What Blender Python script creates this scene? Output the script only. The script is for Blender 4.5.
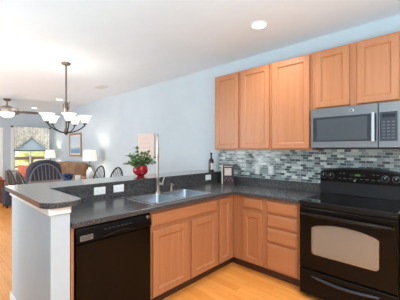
import bpy, bmesh, math, random
from mathutils import Vector, Matrix
random.seed(7)
D = bpy.data
SC = bpy.context.scene
COL = SC.collection
for o in list(D.objects):
    D.objects.remove(o)
PI = math.pi

# ------------------------------------------------------------------ camera, world, lights, exposure
cd = D.cameras.new('camera')
cd.sensor_width = 36.0
cd.lens = 256.5 * 36.0 / 400.0
cd.shift_y = 0.25 / 400.0 * -1
cam = D.objects.new('camera', cd)
COL.objects.link(cam)
cam.location = (0, -3.127, 1.405)
cam.rotation_euler = (PI / 2, 0, 0.7548)
SC.camera = cam

CEIL = 2.715
world = D.worlds.new('world')
SC.world = world
world.use_nodes = True
bg = world.node_tree.nodes['Background']
bg.inputs[0].default_value = (0.86, 0.93, 1.0, 1)
bg.inputs[1].default_value = 2.0


def area_light(name, loc, rot, sx, sy, power, color=(1, 1, 1), spread=PI):
    l = D.lights.new(name, 'AREA')
    l.shape = 'RECTANGLE'
    l.size, l.size_y = sx, sy
    l.energy = power
    l.color = color
    l.spread = spread
    o = D.objects.new(name, l)
    COL.objects.link(o)
    o.location = loc
    o.rotation_euler = rot
    return o


# added fill lamps in unseen wall openings, standing in for daylight
area_light('fill_right', (1.80, -3.4, 1.5), (PI / 2, 0, PI / 2), 2.2, 1.5, 14, (0.92, 0.97, 1.0))
area_light('fill_kitchen', (0.2, -5.35, 1.5), (PI / 2, 0, 0), 1.9, 1.5, 8, (0.88, 0.96, 1.0))
area_light('fill_dining', (-5.1, -5.35, 1.25), (PI / 2, 0, 0), 2.2, 2.2, 122, (0.88, 0.97, 1.0))
area_light('fill_living', (-7.9, -5.35, 1.25), (PI / 2, 0, 0), 3.0, 2.2, 8, (0.88, 0.96, 1.0))
# added unseen uplights, their fill bounced off the ceiling
area_light('bounce_kitchen', (0.55, -3.0, 1.3), (PI, 0, 0), 0.9, 1.6, 112, (0.66, 0.89, 0.95))
area_light('bounce_hall', (-1.9, -3.22, 1.15), (PI, 0, 0), 2.2, 0.4, 15, (0.64, 0.9, 0.97))
area_light('bounce_dining', (-4.9, -3.7, 1.1), (PI, 0, 0), 2.4, 1.4, 12, (0.68, 0.92, 1.0))
area_light('bounce_living', (-8.0, -3.4, 1.75), (PI, 0, 0), 3.0, 1.4, 14, (0.78, 0.93, 1.0))

SC.view_settings.view_transform = 'Standard'
SC.view_settings.look = 'None'
SC.view_settings.gamma = 1.0
SC.view_settings.use_curve_mapping = False
SC.view_settings.exposure = 0.06


# ------------------------------------------------------------------ materials
def srgb(r, g, b):
    def f(c):
        c /= 255.0
        return c / 12.92 if c <= 0.04045 else ((c + 0.055) / 1.055) ** 2.4
    return (f(r), f(g), f(b), 1.0)


def mat(name, col, rough=0.5, metal=0.0, **kw):
    m = D.materials.new(name)
    m.use_nodes = True
    b = m.node_tree.nodes['Principled BSDF']
    b.inputs['Base Color'].default_value = col
    b.inputs['Roughness'].default_value = rough
    b.inputs['Metallic'].default_value = metal
    for k, v in kw.items():
        b.inputs[k].default_value = v
    return m


def nodes(m):
    return m.node_tree.nodes, m.node_tree.links, m.node_tree.nodes['Principled BSDF']


def noise_mat(name, c1, c2, scale=(10, 10, 10), detail=4, rough=0.5, metal=0.0, lo=0.35, hi=0.65, bump=0.0, nscale=1.0, **kw):
    m = mat(name, c1, rough, metal, **kw)
    N, L, b = nodes(m)
    tc = N.new('ShaderNodeTexCoord')
    mp = N.new('ShaderNodeMapping')
    mp.inputs['Scale'].default_value = scale
    nz = N.new('ShaderNodeTexNoise')
    nz.inputs['Scale'].default_value = nscale
    nz.inputs['Detail'].default_value = detail
    rp = N.new('ShaderNodeValToRGB')
    rp.color_ramp.elements[0].position = lo
    rp.color_ramp.elements[1].position = hi
    rp.color_ramp.elements[0].color = c1
    rp.color_ramp.elements[1].color = c2
    L.new(tc.outputs['Object'], mp.inputs[0])
    L.new(mp.outputs[0], nz.inputs['Vector'])
    L.new(nz.outputs['Fac'], rp.inputs[0])
    L.new(rp.outputs[0], b.inputs['Base Color'])
    if bump:
        bp = N.new('ShaderNodeBump')
        bp.inputs['Strength'].default_value = bump
        bp.inputs['Distance'].default_value = 0.01
        L.new(nz.outputs['Fac'], bp.inputs['Height'])
        L.new(bp.outputs[0], b.inputs['Normal'])
    return m


def brick_nodes(m, swap_xz, bw, rh, mortar, offset=0.5, freq=2):
    N, L, b = nodes(m)
    tc = N.new('ShaderNodeTexCoord')
    vec = tc.outputs['Object']
    if swap_xz:
        sp = N.new('ShaderNodeSeparateXYZ')
        cb = N.new('ShaderNodeCombineXYZ')
        L.new(vec, sp.inputs[0])
        L.new(sp.outputs[0], cb.inputs[0])
        L.new(sp.outputs[2], cb.inputs[1])
        vec = cb.outputs[0]
    br = N.new('ShaderNodeTexBrick')
    br.offset = offset
    br.offset_frequency = freq
    br.inputs['Color1'].default_value = (0, 0, 0, 1)
    br.inputs['Color2'].default_value = (1, 1, 1, 1)
    br.inputs['Mortar'].default_value = (0.5, 0.5, 0.5, 1)
    br.inputs['Scale'].default_value = 1.0
    br.inputs['Mortar Size'].default_value = mortar
    br.inputs['Mortar Smooth'].default_value = 0.0
    br.inputs['Bias'].default_value = 0.0
    br.inputs['Brick Width'].default_value = bw
    br.inputs['Row Height'].default_value = rh
    L.new(vec, br.inputs['Vector'])
    return N, L, b, br, vec


def ramp(N, stops, interp='LINEAR'):
    rp = N.new('ShaderNodeValToRGB')
    cr = rp.color_ramp
    cr.interpolation = interp
    while len(cr.elements) < len(stops):
        cr.elements.new(0.5)
    for e, (p, c) in zip(cr.elements, stops):
        e.position = p
        e.color = c
    return rp


def mix(N, L, fac, a, b_, mode='MIX'):
    mx = N.new('ShaderNodeMix')
    mx.data_type = 'RGBA'
    mx.blend_type = mode
    if hasattr(fac, 'is_linked'):
        L.new(fac, mx.inputs[0])
    else:
        mx.inputs[0].default_value = fac
    for s, i in ((a, 6), (b_, 7)):
        if hasattr(s, 'is_linked'):
            L.new(s, mx.inputs[i])
        else:
            mx.inputs[i].default_value = s
    return mx.outputs[2]


M = {}
M['wall'] = noise_mat('wall_paint', srgb(190, 201, 209), srgb(193, 204, 212), (3, 3, 3), rough=0.7)
M['ceiling'] = noise_mat('ceiling_paint', srgb(228, 236, 244), srgb(231, 239, 247), (2, 2, 2), rough=0.9)
M['trim'] = mat('white_trim_paint', srgb(240, 240, 238), 0.4)
M['wood'] = noise_mat('maple_cabinet_wood', srgb(169, 108, 70), srgb(182, 123, 83), (26, 26, 1.6), detail=6, rough=0.36, lo=0.2, hi=0.8)
M['wood_h'] = noise_mat('maple_drawer_wood', srgb(169, 108, 70), srgb(182, 123, 83), (1.6, 26, 26), detail=6, rough=0.36, lo=0.2, hi=0.8)
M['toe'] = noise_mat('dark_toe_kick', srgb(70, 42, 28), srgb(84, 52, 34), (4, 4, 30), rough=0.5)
M['black'] = mat('black_enamel', srgb(12, 11, 11), 0.16, IOR=1.4)
M['black_panel'] = mat('black_appliance_panel', srgb(15, 10, 8), 0.2, IOR=1.25)
M['black_glass'] = mat('black_glass', srgb(8, 8, 9), 0.04)
M['black_matte'] = mat('black_matte', srgb(24, 24, 25), 0.5)
M['steel'] = noise_mat('brushed_steel', srgb(150, 151, 154), srgb(166, 167, 170), (1, 60, 1), rough=0.3, metal=1.0, nscale=3)
M['slate'] = noise_mat('slate_grey_metal', srgb(118, 121, 125), srgb(124, 127, 131), (2, 2, 40), rough=0.36, metal=0.7)
M['sink'] = noise_mat('sink_steel', srgb(196, 199, 203), srgb(208, 211, 214), (40, 2, 2), rough=0.24, metal=1.0)
M['basin_steel'] = mat('satin_basin_steel', srgb(166, 174, 182), 0.34, 1.0)
M['nickel'] = mat('brushed_nickel', srgb(196, 184, 174), 0.28, 1.0)
M['chrome'] = mat('chrome', srgb(225, 226, 228), 0.12, 1.0)
M['pewter'] = mat('antique_pewter', srgb(120, 108, 98), 0.35, 0.8)
M['bronze'] = mat('dark_bronze', srgb(58, 50, 46), 0.35, 0.7)
M['plastic'] = mat('white_plastic', srgb(240, 241, 240), 0.35)
M['slot'] = mat('dark_slot', srgb(60, 60, 62), 0.6)
M['window_glass_dark'] = mat('smoked_microwave_glass', srgb(50, 54, 60), 0.14, 0.2)
M['oven_glass'] = mat('oven_window_glass', srgb(140, 134, 126), 0.2, 0.35)
M['keypad'] = mat('keypad_navy', srgb(40, 48, 60), 0.25)
M['key'] = mat('keypad_print', srgb(78, 84, 94), 0.5)
M['charcoal_enamel'] = mat('charcoal_enamel', srgb(32, 32, 34), 0.35, IOR=1.35)
M['dusty'] = mat('dusty_rose_print', srgb(142, 96, 98), 0.5)
M['grey_plate'] = mat('pale_grey_plastic', srgb(206, 211, 213), 0.35)
M['chair_lit'] = mat('lit_painted_wood', srgb(104, 106, 116), 0.3)  # chair paint lightened to grey for the light it catches
M['ring'] = mat('burner_ring_print', srgb(40, 40, 42), 0.2)
M['drawer_pull'] = mat('dark_slate_pull', srgb(44, 49, 56), 0.25)
M['screen'] = mat('dark_display', srgb(14, 18, 20), 0.15)
M['led'] = mat('green_led', srgb(60, 150, 50), 0.4, **{'Emission Color': srgb(90, 200, 60), 'Emission Strength': 0.25})
M['red_glaze'] = noise_mat('red_glaze', srgb(150, 14, 26), srgb(172, 22, 34), (8, 8, 8), rough=0.1)
M['soil'] = noise_mat('soil', srgb(50, 34, 24), srgb(78, 56, 40), (60, 60, 60), rough=0.95)
M['leaf'] = noise_mat('leaf_green', srgb(40, 84, 38), srgb(134, 164, 92), (26, 26, 26), rough=0.45, lo=0.3, hi=0.7)
M['stem'] = mat('stem_green', srgb(84, 96, 50), 0.6)
M['bottle'] = mat('dark_brown_glass', srgb(66, 30, 24), 0.08)
M['paper'] = mat('cream_paper', srgb(226, 220, 206), 0.7)
M['book'] = noise_mat('dark_book_cover', srgb(34, 26, 30), srgb(70, 40, 46), (30, 30, 30), rough=0.35)
M['pink'] = noise_mat('pale_pink_print', srgb(226, 200, 190), srgb(238, 220, 210), (14, 14, 14), rough=0.5)
M['shade_lit'] = mat('lit_glass_shade', srgb(250, 246, 238), 0.4, **{'Emission Color': srgb(255, 246, 232), 'Emission Strength': 1.1})
M['linen_lit'] = mat('lit_linen_shade', srgb(246, 240, 228), 0.8, **{'Emission Color': srgb(255, 240, 216), 'Emission Strength': 0.45})
M['downlight'] = mat('lit_downlight_lens', srgb(255, 252, 246), 0.5, **{'Emission Color': srgb(255, 250, 240), 'Emission Strength': 4.0})
M['blade'] = noise_mat('fan_blade_walnut', srgb(84, 78, 80), srgb(112, 92, 82), (4, 40, 4), rough=0.4)
M['navy_fabric'] = noise_mat('charcoal_fabric', srgb(50, 50, 60), srgb(66, 66, 77), (40, 40, 40), rough=0.95)
M['tan_leather'] = noise_mat('tan_suede', srgb(132, 98, 72), srgb(152, 116, 88), (6, 6, 6), rough=0.8)
M['coral'] = noise_mat('coral_fabric', srgb(240, 128, 100), srgb(248, 148, 120), (30, 30, 30), rough=0.9)
M['rust'] = noise_mat('rust_fabric', srgb(182, 78, 44), srgb(204, 98, 58), (30, 30, 30), rough=0.95)
M['chair_black'] = mat('black_painted_wood', srgb(38, 36, 38), 0.25)
M['dark_wood'] = noise_mat('dark_walnut', srgb(84, 54, 38), srgb(106, 70, 50), (3, 30, 3), rough=0.4)
M['red_wood'] = noise_mat('reddish_brown_wood', srgb(106, 54, 34), srgb(132, 70, 44), (3, 3, 26), rough=0.4)
M['grey_wood'] = noise_mat('greyed_wood', srgb(140, 132, 126), srgb(160, 150, 142), (3, 30, 3), rough=0.5)
M['teal'] = noise_mat('pale_grey_ceramic', srgb(186, 192, 196), srgb(206, 210, 212), (10, 10, 10), rough=0.2)
M['blue_cer'] = noise_mat('blue_ceramic', srgb(28, 44, 80), srgb(84, 112, 150), (16, 16, 16), rough=0.2)
M['white_cer'] = mat('white_ceramic', srgb(236, 236, 232), 0.2)
M['blue_shade'] = noise_mat('light_blue_shade_cloth', srgb(188, 212, 228), srgb(194, 217, 232), (4, 4, 30), rough=0.9)
M['frame_wood'] = noise_mat('brown_frame_wood', srgb(146, 112, 92), srgb(166, 130, 106), (6, 6, 30), rough=0.45)
M['hedge'] = noise_mat('autumn_foliage', srgb(206, 208, 140), srgb(246, 236, 176), (5, 5, 5), rough=0.9)
M['lawn'] = noise_mat('lawn', srgb(206, 214, 160), srgb(222, 228, 180), (3, 3, 3), rough=1.0)
M['deck'] = noise_mat('brown_deck_rail', srgb(112, 84, 74), srgb(134, 102, 88), (3, 3, 3), rough=0.7)
M['grey_vent'] = mat('vent_white', srgb(214, 213, 210), 0.5)
M['shade_grey'] = mat('vent_gap', srgb(120, 120, 120), 0.8)

m = mat('window_glass', (1, 1, 1, 1), 0.0, **{'Transmission Weight': 1.0, 'IOR': 1.15})
M['glass'] = m


# dark speckled laminate
def laminate(name, **kw):
    m = mat(name, srgb(62, 62, 66), 0.24, **kw)
    N, L, b = nodes(m)
    tc = N.new('ShaderNodeTexCoord')
    n1 = N.new('ShaderNodeTexNoise')
    n1.inputs['Scale'].default_value = 150
    n1.inputs['Detail'].default_value = 3
    n2 = N.new('ShaderNodeTexNoise')
    n2.inputs['Scale'].default_value = 60
    n2.inputs['Detail'].default_value = 2
    L.new(tc.outputs['Object'], n1.inputs['Vector'])
    L.new(tc.outputs['Object'], n2.inputs['Vector'])
    r1 = ramp(N, [(0.38, srgb(34, 34, 37)), (0.5, srgb(62, 62, 65)), (0.58, srgb(88, 88, 90)), (0.7, srgb(132, 130, 128))])
    r2 = ramp(N, [(0.35, (0.75, 0.75, 0.75, 1)), (0.65, (1.15, 1.13, 1.1, 1))])
    L.new(n1.outputs['Fac'], r1.inputs[0])
    L.new(n2.outputs['Fac'], r2.inputs[0])
    L.new(mix(N, L, 1.0, r1.outputs[0], r2.outputs[0], 'MULTIPLY'), b.inputs['Base Color'])
    return m


M['laminate'] = laminate('charcoal_speckled_laminate', IOR=1.5)
M['laminate_gloss'] = laminate('glossy_charcoal_speckled_laminate', **{'IOR': 1.6, 'Coat Weight': 1.0, 'Coat IOR': 2.9, 'Coat Roughness': 0.22})


def tile():
    m = mat('glass_mosaic_tile', srgb(150, 160, 160), 0.15)
    N, L, b, br, vec = brick_nodes(m, True, 0.068, 0.0300, 0.0018, 0.37, 2)
    r = ramp(N, [(0.0, srgb(64, 74, 82)), (0.24, srgb(92, 104, 110)), (0.42, srgb(132, 146, 148)), (0.66, srgb(170, 184, 182)), (0.86, srgb(204, 212, 208))], 'CONSTANT')
    L.new(br.outputs['Color'], r.inputs[0])
    c = mix(N, L, br.outputs['Fac'], r.outputs[0], srgb(186, 190, 186))
    L.new(c, b.inputs['Base Color'])
    return m


M['tile'] = tile()


def floorm():
    m = mat('honey_oak_floor', srgb(220, 150, 80), 0.3)
    N, L, b, br, vec = brick_nodes(m, False, 0.62, 0.085, 0.0009, 0.41, 2)
    r = ramp(N, [(0.0, srgb(232, 148, 68)), (0.5, srgb(240, 158, 77)), (1.0, srgb(247, 170, 90))])
    L.new(br.outputs['Color'], r.inputs[0])
    mp = N.new('ShaderNodeMapping')
    mp.inputs['Scale'].default_value = (3, 40, 1)
    nz = N.new('ShaderNodeTexNoise')
    nz.inputs['Scale'].default_value = 1.0
    nz.inputs['Detail'].default_value = 5
    L.new(vec, mp.inputs[0])
    L.new(mp.outputs[0], nz.inputs['Vector'])
    r2 = ramp(N, [(0.3, (0.9, 0.88, 0.86, 1)), (0.7, (1.06, 1.06, 1.06, 1))])
    L.new(nz.outputs['Fac'], r2.inputs[0])
    c = mix(N, L, 1.0, r.outputs[0], r2.outputs[0], 'MULTIPLY')
    c = mix(N, L, br.outputs['Fac'], c, srgb(190, 118, 58))
    L.new(c, b.inputs['Base Color'])
    return m


M['floor'] = floorm()


def curtain_mat():
    m = noise_mat('floral_curtain_cloth', srgb(208, 212, 206), srgb(240, 238, 230), (9, 16, 16), detail=3, rough=0.9, lo=0.42, hi=0.56)
    return m


M['curtain'] = curtain_mat()


def seascape():
    m = mat('seascape_print', srgb(170, 195, 215), 0.5)
    N, L, b = nodes(m)
    tc = N.new('ShaderNodeTexCoord')
    sp = N.new('ShaderNodeSeparateXYZ')
    nz = N.new('ShaderNodeTexNoise')
    nz.inputs['Scale'].default_value = 6
    L.new(tc.outputs['Object'], nz.inputs['Vector'])
    L.new(tc.outputs['Object'], sp.inputs[0])
    ad = N.new('ShaderNodeMath')
    ad.operation = 'MULTIPLY_ADD'
    ad.inputs[1].default_value = 0.16
    L.new(nz.outputs['Fac'], ad.inputs[0])
    L.new(sp.outputs[2], ad.inputs[2])
    r = ramp(N, [(0.0, srgb(190, 206, 216)), (0.12, srgb(90, 140, 180)), (0.3, srgb(120, 165, 198)), (0.36, srgb(214, 222, 226)), (0.75, srgb(186, 208, 224))])
    L.new(ad.outputs[0], r.inputs[0])
    L.new(r.outputs[0], b.inputs['Base Color'])
    return m


M['seascape'] = seascape()


# ------------------------------------------------------------------ mesh builder
class MB:
    def __init__(self):
        self.bm = bmesh.new()

    def v(self, p):
        return self.bm.verts.new(p)

    def face(self, vs):
        try:
            return self.bm.faces.new(vs)
        except ValueError:
            return None

    def box(self, x0, x1, y0, y1, z0, z1):
        p = [self.v((x, y, z)) for z in (z0, z1) for y in (y0, y1) for x in (x0, x1)]
        for f in ((0, 2, 3, 1), (4, 5, 7, 6), (0, 1, 5, 4), (2, 6, 7, 3), (0, 4, 6, 2), (1, 3, 7, 5)):
            self.face([p[i] for i in f])
        return self

    def prism(self, poly, axis, a0, a1):
        """poly: 2-D outline in the two other axes (x,y,z order), extruded along axis."""
        def mk(p, a):
            if axis == 'z':
                return (p[0], p[1], a)
            if axis == 'y':
                return (p[0], a, p[1])
            return (a, p[0], p[1])
        A = [self.v(mk(p, a0)) for p in poly]
        B = [self.v(mk(p, a1)) for p in poly]
        self.face(A)
        self.face(B[::-1])
        n = len(poly)
        for i in range(n):
            j = (i + 1) % n
            self.face([A[i], B[i], B[j], A[j]])
        return self

    def lathe(self, prof, c=(0, 0, 0), n=24, axis='z', cap=True):
        rings = []
        for r, h in prof:
            ring = []
            for k in range(n):
                a = 2 * PI * k / n
                x, y = r * math.cos(a), r * math.sin(a)
                if axis == 'z':
                    q = (c[0] + x, c[1] + y, c[2] + h)
                elif axis == 'y':
                    q = (c[0] + x, c[1] + h, c[2] + y)
                else:
                    q = (c[0] + h, c[1] + x, c[2] + y)
                ring.append(self.v(q))
            rings.append(ring)
        for a, b in zip(rings, rings[1:]):
            for k in range(n):
                j = (k + 1) % n
                self.face([a[k], a[j], b[j], b[k]])
        if cap:
            self.face(rings[0][::-1])
            self.face(rings[-1])
        return self

    def tube(self, pts, r, n=8, closed=False):
        pts = [Vector(p) for p in pts]
        if not isinstance(r, (list, tuple)):
            r = [r] * len(pts)
        rings = []
        up = None
        for i, p in enumerate(pts):
            if closed:
                d = pts[(i + 1) % len(pts)] - pts[i - 1]
            elif i == 0:
                d = pts[1] - p
            elif i == len(pts) - 1:
                d = p - pts[i - 1]
            else:
                d = pts[i + 1] - pts[i - 1]
            d.normalize()
            if up is None:
                up = Vector((0, 0, 1)) if abs(d.z) < 0.9 else Vector((1, 0, 0))
            s = d.cross(up)
            if s.length < 1e-5:
                s = d.cross(Vector((0, 1, 0.3)))
            s.normalize()
            u = s.cross(d)
            u.normalize()
            up = u
            rings.append([self.v(p + (s * math.cos(2 * PI * k / n) + u * math.sin(2 * PI * k / n)) * r[i]) for k in range(n)])
        pairs = list(zip(rings, rings[1:]))
        if closed:
            pairs.append((rings[-1], rings[0]))
        for a, b in pairs:
            for k in range(n):
                j = (k + 1) % n
                self.face([a[k], a[j], b[j], b[k]])
        if not closed:
            self.face(rings[0][::-1])
            self.face(rings[-1])
        return self

    def stepped(self, x0, x1, z0, z1, yb, levels):
        """panel facing -y: outer back at yb, then rings (inset, y) towards the middle."""
        def ring(i, y):
            return [self.v(p) for p in ((x0 + i, y, z0 + i), (x1 - i, y, z0 + i), (x1 - i, y, z1 - i), (x0 + i, y, z1 - i))]
        rs = [ring(0, yb)] + [ring(i, y) for i, y in levels]
        self.face(rs[0][::-1])
        for a, b in zip(rs, rs[1:]):
            for k in range(4):
                j = (k + 1) % 4
                self.face([a[k], a[j], b[j], b[k]])
        self.face(rs[-1])
        return self

    def build(self, name, m, parent=None, smooth=False, bevel=0.0, seg=2, loc=None, angle=35, subsurf=0):
        bmesh.ops.recalc_face_normals(self.bm, faces=self.bm.faces)
        me = D.meshes.new(name)
        if smooth:
            lim = math.radians(angle)
            for f in self.bm.faces:
                f.smooth = True
            for e in self.bm.edges:
                if len(e.link_faces) == 2 and e.calc_face_angle(0) > lim:
                    e.smooth = False
        self.bm.to_mesh(me)
        self.bm.free()
        me.materials.append(M[m] if isinstance(m, str) else m)
        o = D.objects.new(name, me)
        COL.objects.link(o)
        if parent:
            o.parent = parent
        if loc:
            o.location = loc
        if bevel:
            b = o.modifiers.new('bevel', 'BEVEL')
            b.width = bevel
            b.segments = seg
            b.limit_method = 'ANGLE'
            b.angle_limit = math.radians(40)
        if subsurf:
            s = o.modifiers.new('sub', 'SUBSURF')
            s.levels = subsurf
            s.render_levels = subsurf
        return o


def box(name, m, parent, x0, x1, y0, y1, z0, z1, bevel=0.0, **kw):
    return MB().box(x0, x1, y0, y1, z0, z1).build(name, m, parent, bevel=bevel, **kw)


def tag(o, label=None, cat=None, group=None, kind=None):
    if label:
        o['label'] = label
    if cat:
        o['category'] = cat
    if group:
        o['group'] = group
    if kind:
        o['kind'] = kind
    return o


def root(name, label, cat, loc=(0, 0, 0), rz=0.0, group=None):
    o = D.objects.new(name, None)
    o.empty_display_size = 0.1
    COL.objects.link(o)
    o.location = loc
    o.rotation_euler = (0, 0, rz)
    return tag(o, label, cat, group)


def struct(o):
    o['kind'] = 'structure'
    return o


def copy_tree(o, parent=None):
    c = o.copy()
    COL.objects.link(c)
    if parent:
        c.parent = parent
        c.matrix_parent_inverse = o.matrix_parent_inverse.copy()
    for ch in list(o.children):
        copy_tree(ch, c)
    return c


def wall_with_holes(mb, axis, a0, a1, z0, z1, t0, t1, holes):
    """wall along 'x' or 'y' from a0..a1 with rectangular holes (b0,b1,c0,c1)."""
    xs = sorted({a0, a1} | {h[0] for h in holes} | {h[1] for h in holes})
    for i in range(len(xs) - 1):
        lo, hi = xs[i], xs[i + 1]
        mid = (lo + hi) / 2
        segs = [(z0, z1)]
        for h in holes:
            if h[0] <= mid <= h[1]:
                segs = [(z0, h[2]), (h[3], z1)]
        for s0, s1 in segs:
            if s1 - s0 > 1e-4:
                if axis == 'x':
                    mb.box(lo, hi, t0, t1, s0, s1)
                else:
                    mb.box(t0, t1, lo, hi, s0, s1)
    return mb


# ------------------------------------------------------------------ room shell
XF = -10.3      # far living room wall
XR = 1.7        # wall to the right of the range run
YB = -5.25      # wall behind the camera
WIN = (-1.17, -0.19, 0.68, 2.10)
struct(box('floor', 'floor', None, XF - 0.15, XR + 0.15, YB - 0.15, 0.15, -0.1, 0.0))
struct(box('ceiling', 'ceiling', None, XF - 0.15, XR + 0.15, YB - 0.15, 0.15, CEIL, CEIL + 0.12))
struct(box('wall_back', 'wall', None, XF - 0.15, XR + 0.15, 0.0, 0.15, 0.0, CEIL))
struct(wall_with_holes(MB(), 'y', YB - 0.15, 0.0, 0, CEIL, XF - 0.15, XF, [WIN]).build('wall_left', 'wall'))
struct(wall_with_holes(MB(), 'y', YB - 0.15, 0.0, 0, CEIL, XR, XR + 0.15, [(-4.55, -2.25, 0.72, 2.3)]).build('wall_right', 'wall'))  # opening added for the fill lamp on this side
struct(box('wall_light_blocker', 'wall', None, -3.3, -0.6, -3.60, -3.48, 0.0, CEIL))  # unseen wall added to keep light off the peninsula end
HOLES = [(-0.8, 1.2, 0.72, 2.3), (-6.2, -4.0, 0.12, 2.35), (-9.4, -6.4, 0.12, 2.35)]  # unseen window openings, added to let light into the room
struct(wall_with_holes(MB(), 'x', XF, XR, 0, CEIL, YB - 0.15, YB, HOLES).build('wall_front', 'wall'))
for i, h in enumerate(HOLES):
    mb = MB()
    for a, b_ in ((h[0], h[0] + 0.06), ((h[0] + h[1]) / 2 - 0.03, (h[0] + h[1]) / 2 + 0.03), (h[1] - 0.06, h[1])):
        mb.box(a, b_, YB - 0.09, YB - 0.04, h[2], h[3])
    mb.box(h[0], h[1], YB - 0.09, YB - 0.04, h[2], h[2] + 0.05)
    mb.box(h[0], h[1], YB - 0.09, YB - 0.04, h[3] - 0.05, h[3])
    struct(mb.build('window_%d' % (i + 2), 'trim'))
mb = MB()
mb.box(XF, -2.95, -0.014, 0, 0, 0.1)
struct(mb.build('baseboard_back', 'trim', bevel=0.003))
mb = MB()
mb.box(XF, XF + 0.014, YB, -2.45, 0, 0.1)
mb.box(XF, XF + 0.014, -1.44, 0, 0, 0.1)
struct(mb.build('baseboard_left', 'trim', bevel=0.003))

# far window with casing, sashes, panes
mb = MB()
y0, y1, z0, z1 = WIN
mb.box(XF, XF + 0.02, y0 - 0.08, y0, z0 - 0.08, z1 + 0.08)
mb.box(XF, XF + 0.02, y1, y1 + 0.08, z0 - 0.08, z1 + 0.08)
mb.box(XF, XF + 0.02, y0, y1, z1, z1 + 0.08)
mb.box(XF, XF + 0.02, y0, y1, z0 - 0.08, z0)
win = struct(mb.build('window_1', 'trim', bevel=0.003))
mb = MB()
for a, b_ in ((y0, y0 + 0.05), (y1 - 0.05, y1), ((y0 + y1) / 2 - 0.02, (y0 + y1) / 2 + 0.02)):
    mb.box(XF - 0.10, XF - 0.06, a, b_, z0, z1)
for a, b_ in ((z0, z0 + 0.06), (z1 - 0.05, z1), (1.37, 1.42)):
    mb.box(XF - 0.10, XF - 0.06, y0, y1, a, b_)
struct(mb.build('window_sash', 'trim', win, bevel=0.003))
struct(box('window_glass', 'glass', win, XF - 0.083, XF - 0.079, y0 + 0.05, y1 - 0.05, z0 + 0.06, z1 - 0.05))
mb = MB()
mb.box(XF, XF + 0.05, y0 - 0.1, y1 + 0.1, z0 - 0.025, z0)
struct(mb.build('window_sill', 'trim', win, bevel=0.004))
# white door beside it, its casing just inside the frame
mb = MB()
mb.box(XF, XF + 0.022, -1.53, -1.45, 0, 2.12)
mb.box(XF, XF + 0.022, -2.44, -2.36, 0, 2.12)
mb.box(XF, XF + 0.022, -2.36, -1.53, 2.04, 2.12)
door = struct(mb.build('door_1', 'trim', bevel=0.004))
mb = MB()
for k, (za, zb) in enumerate(((0.02, 1.0), (1.0, 2.04))):
    mb.box(XF, XF + 0.012, -2.36, -1.53, za, zb)
for ya in (-2.26, -1.9):
    for za, zb in ((0.2, 0.9), (1.1, 1.9)):
        mb.box(XF + 0.012, XF + 0.016, ya, ya + 0.28, za, zb)
struct(mb.build('door_panel', 'trim', door))
MB().lathe([(0.012, 0), (0.012, 0.03), (0.028, 0.04), (0.03, 0.06), (0.015, 0.075)], (XF + 0.012, -1.6, 0.96), 16, 'x').build('door_knob', 'nickel', door, smooth=True)

# half walls of the peninsula: end wing wall and the long one under the bar
mb = MB()
mb.box(-2.90, -1.81, -2.59, -2.472, 0, 1.033)
mb.box(-2.63, -2.512, -2.472, -0.0, 0, 1.033)
struct(mb.build('wall_peninsula', 'wall', bevel=0.002))
mb = MB()
mb.prism([(-2.915, -2.605), (-1.795, -2.605), (-1.795, -2.468), (-1.81, -2.468), (-1.81, -2.59), (-2.90, -2.59), (-2.90, -2.472), (-2.915, -2.472)], 'z', 0.985, 1.033)
struct(mb.build('trim_1', 'trim', bevel=0.006))
mb = MB()
mb.box(-2.914, -2.902, -2.604, -2.472, 0, 0.09)
mb.box(-2.914, -1.81, -2.604, -2.591, 0, 0.09)
struct(mb.build('baseboard_peninsula', 'trim', bevel=0.003))

# mosaic on the back wall
struct(box('wall_tile_backsplash', 'tile', None, -2.533, 1.0, -0.008, 0.0, 1.017, 1.62))

# outside the far window
struct(box('ground_outside', 'lawn', None, -24, XF - 0.2, -9, 7, -0.4, -0.3))


# ------------------------------------------------------------------ kitchen cabinets
def door_panel(name, parent, x0, x1, z0, z1, yf, fw=0.058, m='wood'):
    yf -= 0.003
    mb = MB().stepped(x0, x1, z0, z1, yf + 0.019,
                      [(0.0, yf + 0.004), (0.004, yf), (fw, yf), (fw + 0.001, yf + 0.003), (fw + 0.013, yf + 0.013)])
    return mb.build(name, m, parent)


def slab_front(name, parent, x0, x1, z0, z1, yf):
    yf -= 0.003
    mb = MB().stepped(x0, x1, z0, z1, yf + 0.019, [(0.0, yf + 0.010), (0.004, yf + 0.007), (0.016, yf + 0.003), (0.018, yf)])
    return mb.build(name, 'wood_h', parent)


# local frame: x along the run, -y out into the room, frame front at y=0, doors in front of it
def base_cabinet(label, loc, rz, w, depth, blind=0.0):
    r = root('base_cabinet', label, 'cabinet', loc, rz, 'base cabinets under the worktop')
    mb = MB()
    mb.box(0.0005, w - 0.0005, 0, 0.019, 0.11, 0.874)
    mb.box(0.0005, w - 0.0005 + blind, 0.019, depth, 0.11, 0.874) if blind == 0 else mb.box(0.0005, w + blind, 0.019, depth, 0.11, 0.874)
    mb.build('carcass', 'wood', r)
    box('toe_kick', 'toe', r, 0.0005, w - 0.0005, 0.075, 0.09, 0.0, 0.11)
    return r


FY = -0.59          # frame plane of the back run
FX = -1.83          # frame plane of the peninsula run
ROT = PI / 2
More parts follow.
